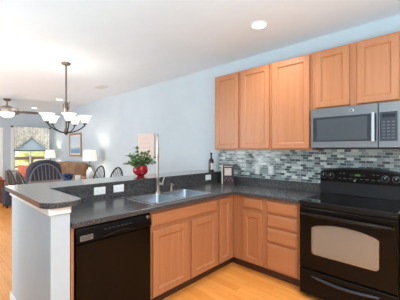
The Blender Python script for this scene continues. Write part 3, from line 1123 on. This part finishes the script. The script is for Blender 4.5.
# chandelier
ch = root('chandelier', 'five-arm pewter chandelier with white glass bell shades over the dining table', 'chandelier', (-4.13, -1.69, CEIL))
RT, FW = Vector((0.3285, 0.9445, 0)), Vector((-0.9445, 0.3285, 0))
MB().lathe([(0.065, -0.0005), (0.066, -0.012), (0.05, -0.028), (0.015, -0.034), (0.012, -0.05)], (0, 0, 0), 24).build('canopy', 'pewter', ch, smooth=True)
MB().tube([(0, 0, -0.05), (0, 0, -0.58)], 0.011, 10).build('rod', 'pewter', ch, smooth=True)
mb = MB()
mb.lathe([(0.012, -0.58), (0.03, -0.60), (0.022, -0.64), (0.036, -0.70), (0.028, -0.76), (0.016, -0.80), (0.014, -0.98), (0.03, -1.02), (0.038, -1.045), (0.026, -1.07), (0.010, -1.085), (0.001, -1.095)], (0, 0, 0), 20)
for k in range(4):
    a = PI / 4 + k * PI / 2
    c = Vector((math.cos(a), math.sin(a), 0))
    mb.tube([Vector((0, 0, -0.74)) + c * 0.02, Vector((0, 0, -0.68)) + c * 0.045, Vector((0, 0, -0.62)) + c * 0.04, Vector((0, 0, -0.585)) + c * 0.06], [0.008, 0.008, 0.007, 0.004], 6)
mb.build('column', 'pewter', ch, smooth=True)
for k, th in enumerate((8, 80, 152, 224, 296)):
    th = math.radians(th)
    c = RT * math.sin(th) - FW * math.cos(th)
    R = 0.265
    pts = [Vector((0, 0, -1.055)) + c * 0.02, Vector((0, 0, -1.045)) + c * 0.08, Vector((0, 0, -1.02)) + c * 0.15, Vector((0, 0, -0.98)) + c * 0.215, Vector((0, 0, -0.94)) + c * (R - 0.01), Vector((0, 0, -0.918)) + c * R]
    ar = MB().tube(pts, 0.009, 8).build('arm', 'bronze', ch, smooth=True)
    e = c * R
    MB().lathe([(0.022, -0.922), (0.030, -0.912), (0.030, -0.902), (0.02, -0.898)], (e.x, e.y, 0), 16).build('shade_holder', 'bronze', ar, smooth=True)
    MB().lathe([(r_, z_ - 0.05) for r_, z_ in ((0.028, -0.852), (0.042, -0.842), (0.055, -0.815), (0.066, -0.780), (0.086, -0.752), (0.104, -0.740), (0.100, -0.739), (0.082, -0.750), (0.062, -0.780), (0.050, -0.815), (0.03, -0.842))], (e.x, e.y, 0), 24, cap=False).build('shade', 'shade_lit', ar, smooth=True, angle=70)
    l = D.lights.new('chandelier_bulb', 'POINT')
    l.energy = 1.8
    l.shadow_soft_size = 0.03
    l.color = (1.0, 0.93, 0.84)
    o = D.objects.new('chandelier_bulb', l)
    COL.objects.link(o)
    o.parent = ar
    o.location = (e.x, e.y, -0.80)

# ceiling fan
fn = root('ceiling_fan', 'ceiling fan with dark blades and a lit white bowl over the living room', 'ceiling fan', (-8.15, -1.72, CEIL))
MB().lathe([(0.08, -0.0005), (0.082, -0.02), (0.06, -0.05), (0.02, -0.06)], (0, 0, 0), 24).build('canopy', 'pewter', fn, smooth=True)
MB().tube([(0, 0, -0.055), (0, 0, -0.2)], 0.014, 10).build('downrod', 'pewter', fn, smooth=True)
MB().lathe([(0.03, -0.17), (0.10, -0.19), (0.16, -0.225), (0.178, -0.26), (0.178, -0.295), (0.15, -0.315), (0.13, -0.33), (0.13, -0.345)], (0, 0, 0), 32).build('motor_housing', 'nickel', fn, smooth=True)
MB().lathe([(0.165, -0.346), (0.172, -0.352), (0.172, -0.362), (0.165, -0.366), (0.158, -0.40), (0.13, -0.44), (0.08, -0.468), (0.02, -0.478), (0.001, -0.479)], (0, 0, 0), 32).build('light_bowl', 'shade_lit', fn, smooth=True)
for k in range(5):
    th = math.radians(88 + 72 * k)
    c = Vector((0.17, 0.985, 0)) * math.sin(th) - Vector((-0.985, 0.17, 0)) * math.cos(th)
    s = Vector((-c.y, c.x, 0))
    z = -0.325
    irn = MB().tube([Vector((0, 0, z + 0.015)) + c * 0.14, Vector((0, 0, z)) + c * 0.20, Vector((0, 0, z)) + c * 0.25], [0.012, 0.014, 0.012], 6).build('blade_iron', 'pewter', fn, smooth=True)
    mb = MB()
    outl = [(0.21, 0.045), (0.30, 0.062), (0.55, 0.072), (0.64, 0.066), (0.68, 0.045), (0.69, 0.0)]
    up, dn = [], []
    pl = outl + [(a, -b_) for a, b_ in outl[-2::-1]]
    T = [mb.v(c * a + s * b_ + Vector((0, 0, z + 0.012 + b_ * -0.3))) for a, b_ in pl]
    Bt = [mb.v(c * a + s * b_ + Vector((0, 0, z + 0.004 + b_ * -0.3))) for a, b_ in pl]
    mb.face(T)
    mb.face(Bt[::-1])
    for i in range(len(pl)):
        j = (i + 1) % len(pl)
        mb.face([T[i], Bt[i], Bt[j], T[j]])
    mb.build('blade', 'blade', fn)
l = D.lights.new('fan_bulb', 'POINT')
l.energy = 7
l.shadow_soft_size = 0.15
l.color = (1.0, 0.94, 0.86)
o = D.objects.new('fan_bulb', l)
COL.objects.link(o)
o.parent = fn
o.location = (0, 0, -0.70)

# ------------------------------------------------------------------ window dressing
rd = root('curtain_rod', 'dark curtain rod with round finials above the far window', 'curtain rod', (XF + 0.10, -0.68, 2.165))
MB().tube([(0, -0.53, 0), (0, 0.53, 0)], 0.011, 10).build('rod', 'bronze', rd, smooth=True)
for s in (-1, 1):
    MB().lathe([(0.012, 0), (0.03, 0.012), (0.034, 0.03), (0.022, 0.05), (0.004, 0.058)] if s > 0 else [(0.012, 0), (0.03, -0.012), (0.034, -0.03), (0.022, -0.05), (0.004, -0.058)], (0, s * 0.53, 0), 14, 'y').build('finial', 'bronze', rd, smooth=True)
    MB().tube([(0, s * 0.47, 0), (-0.098, s * 0.47, 0.0)], 0.007, 8).build('bracket', 'bronze', rd)


def curtain(label, ya, yb):
    """valance half: outer edge ya reaches down to the sash, inner edge yb stops high"""
    mb = MB()
    ny, nz = 60, 16
    rows = []
    for j in range(nz + 1):
        row = []
        for i in range(ny + 1):
            t = i / ny
            y = ya + (yb - ya) * t
            zb = 1.365 + (1.83 - 1.365) * t ** 1.05
            f = j / nz
            z = 2.185 + (zb - 2.185) * f
            x = XF + 0.10 + (0.016 + 0.012 * f) * math.sin(t * 2 * PI * 9 + 0.6 * f) + 0.045
            if f < 0.06:
                x = XF + 0.10 + 0.026 + 0.006 * math.sin(t * 2 * PI * 9)
            row.append(mb.v((x - (XF + 0.10), y, z)))
        rows.append(row)
    for j in range(nz):
        for i in range(ny):
            mb.face([rows[j][i], rows[j][i + 1], rows[j + 1][i + 1], rows[j + 1][i]])
    o = mb.build('curtain', 'curtain', None, smooth=True, loc=(XF + 0.10, 0, 0), angle=80)
    s = o.modifiers.new('thick', 'SOLIDIFY')
    s.thickness = 0.003
    return tag(o, label, 'curtain', 'swept window curtains')


curtain('pale patterned curtain on the side of the far window toward the door', -1.20, -0.685)
curtain('pale patterned curtain on the side of the far window toward the picture wall', -0.165, -0.680)
sh = root('roller_shade', 'light blue roller shade half drawn in the far window', 'window shade', (XF + 0.033, -0.68, 1.365))
box('cloth', 'blue_shade', sh, -0.002, 0.002, -0.49, 0.49, 0.02, 0.72)
box('bottom_rail', 'bronze', sh, -0.01, 0.01, -0.50, 0.50, -0.012, 0.02, bevel=0.003)

# outside: bushes and a deck rail beyond the glass
rnd = random.Random(11)
for i, (x, y, rr) in enumerate(((-15.2, 1.0, 1.25), (-18.6, 2.6, 1.3), (-15.6, 4.7, 1.3), (-17.6, -1.6, 1.3))):
    mb = MB()
    for k in range(46):
        u, v_ = rnd.random(), rnd.random()
        th, ph = 2 * PI * u, math.acos(2 * v_ - 1)
        d = Vector((math.sin(ph) * math.cos(th), math.sin(ph) * math.sin(th), math.cos(ph)))
        c = d * rr * 0.75
        bmesh.ops.create_icosphere(mb.bm, subdivisions=2, radius=rr * rnd.uniform(0.26, 0.42), matrix=Matrix.Translation(c))
    o = mb.build('bush', 'hedge', None, smooth=True, loc=(x, y, rr * 0.8 - 0.3))
    tag(o, ['yellow-green bush straight outside the far window', 'big yellow-green bush outside, behind the deck rail', 'yellow-green bush outside toward the picture-wall side', 'yellow-green bush outside toward the door side'][i], 'bush', 'bushes outside the far window')
dk = root('deck_railing', 'brown wooden deck railing outside the far window', 'railing', (-12.4, 0.2, -0.3))
for y in (-2.0, -0.4, 0.35, 2.2):
    box('post', 'deck', dk, -0.05, 0.05, y - 0.05, y + 0.05, 0, 1.45)
box('rail', 'deck', dk, -0.04, 0.04, -2.0, 2.2, 1.30, 1.42)
box('rail', 'deck', dk, -0.03, 0.03, -2.0, 2.2, 0.98, 1.05)
box('rail', 'deck', dk, -0.03, 0.03, -2.0, 2.2, 0.50, 0.57)

# ------------------------------------------------------------------ pictures on the long wall
p1 = root('framed_picture', 'brown-framed seascape picture on the wall behind the tan sofa', 'picture', (-8.18, -0.002, 1.20))
mb = MB()
w, h, fr = 0.90, 0.71, 0.05
mb.box(-w / 2, w / 2, -0.03, 0, 0, fr)
mb.box(-w / 2, w / 2, -0.03, 0, h - fr, h)
mb.box(-w / 2, -w / 2 + fr, -0.03, 0, fr, h - fr)
mb.box(w / 2 - fr, w / 2, -0.03, 0, fr, h - fr)
mb.build('frame', 'frame_wood', p1, bevel=0.004)
mb = MB()
mt = 0.10
mb.box(-w / 2 + fr, w / 2 - fr, -0.016, -0.004, fr, h - fr)
mb.build('mat_board', 'paper', p1)
box('print', 'seascape', p1, -w / 2 + mt, w / 2 - mt, -0.019, -0.0155, mt, h - mt)

p2 = root('wall_canvas', 'pale pink canvas picture on the wall behind the faucet', 'picture', (-4.46, -0.002, 1.23))
box('canvas', 'pink', p2, -0.285, 0.285, -0.03, 0, 0, 0.51, bevel=0.004)
mb = MB()
mb.stepped(-0.285, 0.285, 0, 0.51, -0.0295, [(0.0, -0.0306), (0.02, -0.0312)])
mb.build('border', mat('canvas_border', srgb(222, 204, 196), 0.7), p2)
mb = MB()
for zc, ww in ((0.40, 0.15), (0.31, 0.19), (0.22, 0.17), (0.13, 0.12)):
    mb.box(-ww, ww, -0.0322, -0.031, zc - 0.012, zc + 0.012)
mb.build('faded_print', mat('canvas_print', srgb(216, 192, 182), 0.7), p2)


# ------------------------------------------------------------------ living room furniture
def soft_box(name, m, parent, x0, x1, y0, y1, z0, z1, bev=0.06, seg=4):
    mb = MB().box(x0, x1, y0, y1, z0, z1)
    o = mb.build(name, m, parent, bevel=bev, seg=seg, smooth=False)
    for p in o.data.polygons:
        p.use_smooth = True
    return o


rc = root('armchair', 'charcoal upholstered recliner armchair seen from behind the dining chairs', 'armchair', (-6.86, -1.31, 0))
soft_box('base', 'navy_fabric', rc, -0.40, 0.36, -0.33, 0.33, 0.03, 0.40, 0.04)
soft_box('seat_cushion', 'navy_fabric', rc, -0.40, 0.14, -0.19, 0.19, 0.402, 0.54, 0.05)
for s in (-1, 1):
    soft_box('arm', 'navy_fabric', rc, -0.42, 0.30, s * 0.27 - 0.075, s * 0.27 + 0.075, 0.402, 0.68, 0.07)
mb = MB()
prf = [(-0.34, 0.40), (-0.35, 0.75), (-0.32, 0.98), (-0.24, 1.10), (-0.10, 1.165), (0.08, 1.175), (0.22, 1.14), (0.31, 1.06), (0.35, 0.92), (0.345, 0.40)]
mb.prism(prf, 'x', 0.14, 0.40)
o = mb.build('backrest', 'navy_fabric', rc, bevel=0.05, seg=4, smooth=True, angle=60)

ot = root('ottoman', 'low charcoal ottoman on the wood floor past the bar end', 'ottoman', (-7.75, -1.70, 0))
soft_box('cushion', 'navy_fabric', ot, -0.22, 0.22, -0.17, 0.17, 0.06, 0.47, 0.04)
for sx in (-1, 1):
    for sy in (-1, 1):
        box('foot', 'chair_black', ot, sx * 0.17 - 0.02, sx * 0.17 + 0.02, sy * 0.12 - 0.02, sy * 0.12 + 0.02, 0.0, 0.062)

sf = root('sofa', 'tan suede three-seat sofa with rounded backs along the long wall', 'sofa', (-7.95, -0.495, 0))
soft_box('base', 'tan_leather', sf, -1.2, 1.2, -0.42, 0.42, 0.04, 0.38, 0.04)
for k in range(3):
    x = -0.97 + 0.65 * k
    soft_box('seat_cushion', 'tan_leather', sf, x, x + 0.64, -0.46, 0.12, 0.38, 0.52, 0.05)
    soft_box('back_cushion', 'tan_leather', sf, x - 0.02, x + 0.66, 0.08, 0.40, 0.50, 1.06 - 0.03 * (k == 0), 0.12, 5)
for s in (-1, 1):
    soft_box('arm', 'tan_leather', sf, s * 1.09 - 0.12, s * 1.09 + 0.12, -0.44, 0.38, 0.36, 0.70, 0.09, 5)
soft_box('backrest', 'tan_leather', sf, -1.12, 1.12, 0.30, 0.44, 0.36, 0.88, 0.06)


def end_table(label, x, y, w, d, h, m, group=None):
    r = root('end_table', label, 'side table', (x, y, 0), 0, group)
    box('top', m, r, -w / 2, w / 2, -d / 2, d / 2, h - 0.03, h, bevel=0.005)
    box('shelf', m, r, -w / 2 + 0.03, w / 2 - 0.03, -d / 2 + 0.03, d / 2 - 0.03, 0.2, 0.22)
    for sx in (-1, 1):
        for sy in (-1, 1):
            cx, cy = sx * (w / 2 - 0.035), sy * (d / 2 - 0.035)
            box('leg', m, r, cx - 0.02, cx + 0.02, cy - 0.02, cy + 0.02, 0, h - 0.03)
    return r


end_table('dark end table between the tan sofa and the window wall', -9.72, -0.30, 0.46, 0.46, 0.62, 'dark_wood')
end_table('dark end table at the near end of the tan sofa', -6.38, -0.36, 0.46, 0.46, 0.62, 'dark_wood')
end_table('small greyed wood table below the far window near the white door', -9.92, -1.27, 0.36, 0.36, 0.745, 'grey_wood')


def lamp(label, x, y, z, group):
    r = root('table_lamp', label, 'lamp', (x, y, z), 0, group)
    MB().lathe([(0.075, 0), (0.078, 0.012), (0.04, 0.022), (0.05, 0.05), (0.088, 0.12), (0.092, 0.19), (0.07, 0.27), (0.03, 0.33), (0.024, 0.36)], (0, 0, 0), 24).build('base', 'teal', r, smooth=True)
    MB().lathe([(0.03, 0.36), (0.034, 0.40), (0.012, 0.42), (0.010, 0.52), (0.02, 0.53)], (0, 0, 0), 16).build('neck', 'bronze', r, smooth=True)
    MB().lathe([(0.165, 0.51), (0.135, 0.78), (0.131, 0.78), (0.161, 0.51)], (0, 0, 0), 32, cap=False).build('shade', 'linen_lit', r, smooth=True)
    l = D.lights.new('table_lamp_bulb', 'POINT')
    l.energy = 8
    l.shadow_soft_size = 0.04
    l.color = (1.0, 0.92, 0.82)
    o = D.objects.new('table_lamp_bulb', l)
    COL.objects.link(o)
    o.parent = r
    o.location = (0, 0, 0.66)
    return r


lamp('lit table lamp with white shade in the far corner next to the window', -9.66, -0.27, 0.6205, 'lit lamps either side of the tan sofa')
lamp('lit table lamp with white shade at the near end of the tan sofa', -6.36, -0.36, 0.6205, 'lit lamps either side of the tan sofa')

bn = root('bench', 'low grey wooden bench in front of the far window', 'bench', (-9.37, -1.06, 0))
box('seat', 'grey_wood', bn, -0.19, 0.19, -0.32, 0.32, 0.40, 0.44, bevel=0.005)
for sx in (-1, 1):
    for sy in (-1, 1):
        box('leg', 'grey_wood', bn, sx * 0.15 - 0.02, sx * 0.15 + 0.02, sy * 0.28 - 0.02, sy * 0.28 + 0.02, 0, 0.40)
# coral cushion leaning upright on the bench
mb = MB()
n = 12
top, bot = [], []
for sgn, store in ((1, top), (-1, bot)):
    for j in range(n + 1):
        row = []
        for i in range(n + 1):
            u, v_ = i / n * 2 - 1, j / n * 2 - 1
            k = max(0.0, (1 - u * u) * (1 - v_ * v_)) ** 0.4
            pin = 1 - 0.07 * (u * u * v_ * v_) ** 0.5 * 0
            row.append(mb.v((sgn * 0.085 * k, u * 0.24 * (1 - 0.06 * (1 - v_ * v_)), v_ * 0.22 * (1 - 0.06 * (1 - u * u)))))
        store.append(row)
for store in (top, bot):
    for j in range(n):
        for i in range(n):
            mb.face([store[j][i], store[j][i + 1], store[j + 1][i + 1], store[j + 1][i]])
bmesh.ops.remove_doubles(mb.bm, verts=mb.bm.verts, dist=1e-5)
cu = mb.build('cushion', 'coral', None, smooth=True, loc=(-9.36, -1.03, 0.705), angle=80)
cu.rotation_euler = (math.radians(-9), math.radians(-12), math.radians(10))
tag(cu, 'coral red throw cushion leaning upright below the far window', 'cushion')

cs_ = root('chest', 'reddish brown wooden chest at the far left edge of the floor', 'chest', (-8.66, -2.25, 0))
box('body', 'red_wood', cs_, -0.26, 0.26, -0.52, 0.52, 0.04, 0.56, bevel=0.006)
box('lid', 'red_wood', cs_, -0.28, 0.28, -0.54, 0.54, 0.565, 0.60, bevel=0.008)
for sx in (-1, 1):
    for sy in (-1, 1):
        box('foot', 'dark_wood', cs_, sx * 0.22 - 0.03, sx * 0.22 + 0.03, sy * 0.47 - 0.03, sy * 0.47 + 0.03, 0, 0.04)
bl = root('blanket', 'folded rust-red blanket on the reddish brown chest', 'blanket', (-8.62, -1.95, 0.601))
for k in range(3):
    soft_box('fold', 'rust', bl, -0.16 + 0.004 * k, 0.16 - 0.004 * k, -0.19, 0.19 - 0.006 * k, 0.028 * k, 0.028 * k + 0.0275, 0.012, 3)

# ------------------------------------------------------------------ dining set (counter height)
tb = root('dining_table', 'dark wood counter-height dining table below the chandelier', 'dining table', (-4.12, -1.69, 0))
box('tabletop', 'dark_wood', tb, -0.56, 0.62, -0.37, 0.37, 0.875, 0.91, bevel=0.008)
MB().lathe([(0.10, 0.06), (0.075, 0.12), (0.05, 0.25), (0.075, 0.42), (0.055, 0.60), (0.08, 0.78), (0.12, 0.84), (0.16, 0.875)], (0, 0, 0), 20).build('pedestal', 'dark_wood', tb, smooth=True)
for k in range(4):
    a = k * PI / 2 + PI / 4
    c = Vector((math.cos(a), math.sin(a), 0))
    MB().tube([c * 0.05 + Vector((0, 0, 0.16)), c * 0.12 + Vector((0, 0, 0.10)), c * 0.21 + Vector((0, 0, 0.03))], [0.035, 0.032, 0.03], 8).build('foot', 'dark_wood', tb, smooth=True)


def windsor(label, w, top, loc, rz, m='chair_black'):
    """hoop-back chair facing local -y"""
    r = root('windsor_chair', label, 'chair', loc, rz, 'hoop-back chairs around the dining table')
    sz = 0.62
    mb = MB()
    pl = []
    for k in range(28):
        a = 2 * PI * k / 28
        sx = 0.205 * (abs(math.cos(a)) ** 0.8) * (1 if math.cos(a) >= 0 else -1)
        sy = 0.20 * (abs(math.sin(a)) ** 0.8) * (1 if math.sin(a) >= 0 else -1)
        pl.append((sx * (w / 0.42), sy))
    mb.prism(pl, 'z', sz - 0.035, sz)
    mb.build('seat', m, r, bevel=0.010, smooth=False)
    zb = sz - 0.005
    hh = top - zb
    yb = 0.165

    def hoop(t):
        a = PI * t
        x = -math.cos(a) * w / 2 * (1.0 if math.sin(a) < 0.5 else 1.0)
        s = math.sin(a) ** 0.62 if math.sin(a) > 0 else 0
        return Vector((x * 1.0, yb + 0.12 * s, zb + hh * s))
    pts = [Vector((-w / 2 * 0.82, yb - 0.03, zb))] + [hoop(0.06 + 0.88 * k / 22) for k in range(23)] + [Vector((w / 2 * 0.82, yb - 0.03, zb))]
    MB().tube(pts, 0.0125, 8).build('hoop', m, r, smooth=True)
    for k in range(7):
        u = -1 + 2 * (k + 1) / 8
        ct_ = -u
        t = math.acos(max(-1, min(1, -u * 0.94))) / PI
        tp = hoop(t)
        MB().tube([(u * w / 2 * 0.78, yb - 0.01, zb), ((u * w / 2 * 0.78 + tp.x) / 2, (yb - 0.01 + tp.y) / 2 + 0.005, (zb + tp.z) / 2), tuple(tp)], [0.006, 0.008, 0.005], 6).build('spindle', m, r, smooth=True)
    for sx in (-1, 1):
        for sy in (-1, 1):
            MB().tube([(sx * 0.12, sy * 0.12, sz - 0.03), (sx * 0.15, sy * 0.15, 0.3), (sx * 0.178, sy * 0.178, 0.0)], [0.014, 0.019, 0.012], 8).build('leg', m, r, smooth=True)
    for sx in (-1, 1):
        MB().tube([(sx * 0.157, -0.157, 0.24), (sx * 0.157, 0.157, 0.24)], 0.010, 6).build('stretcher', m, r, smooth=True)
    MB().tube([(-0.157, 0, 0.24), (0.157, 0, 0.24)], 0.010, 6).build('stretcher', m, r, smooth=True)
    return r


windsor('wide hoop-back chair, caught light painted grey, at the far table head before the charcoal armchair', 0.52, 1.15, (-4.84, -1.69, 0), PI / 2, 'chair_lit')
c1 = windsor('black hoop-back chair on the wall side of the table, directly below the near lamp', 0.44, 1.12, (-4.32, -1.33, 0), 0)
c2 = copy_tree(c1)
c2['label'] = 'black hoop-back chair on the wall side of the table, the one nearer the red pot'
c2.location = (-3.74, -1.33, 0)
c3 = copy_tree(c1)
c3['label'] = 'black hoop-back chair nearest the white door, in front of the small greyed table'
c3.location = (-4.42, -2.06, 0)
c3.rotation_euler = (0, 0, PI)
c4 = copy_tree(c1)
c4['label'] = 'black hoop-back chair standing in front of the coral cushion'
c4.location = (-3.88, -2.06, 0)
c4.rotation_euler = (0, 0, PI)

bw = root('bowl', 'blue patterned ceramic bowl on the dining table', 'bowl', (-4.30, -1.61, 0.9105))
MB().lathe([(0.05, 0), (0.052, 0.01), (0.072, 0.05), (0.086, 0.115), (0.082, 0.117), (0.067, 0.055), (0.045, 0.015), (0.001, 0.014)], (0, 0, 0), 24, cap=False).build('vessel', 'blue_cer', bw, smooth=True, angle=70)
mg = root('mug', 'white mug beside the blue bowl on the dining table', 'mug', (-4.12, -1.52, 0.9105))
MB().lathe([(0.036, 0), (0.04, 0.005), (0.042, 0.095), (0.038, 0.095), (0.036, 0.01), (0.001, 0.01)], (0, 0, 0), 20, cap=False).build('cup', 'white_cer', mg, smooth=True, angle=60)
MB().tube([(0.04, 0, 0.075), (0.066, 0, 0.07), (0.07, 0, 0.045), (0.058, 0, 0.025), (0.04, 0, 0.022)], 0.006, 8).build('handle', 'white_cer', mg, smooth=True)
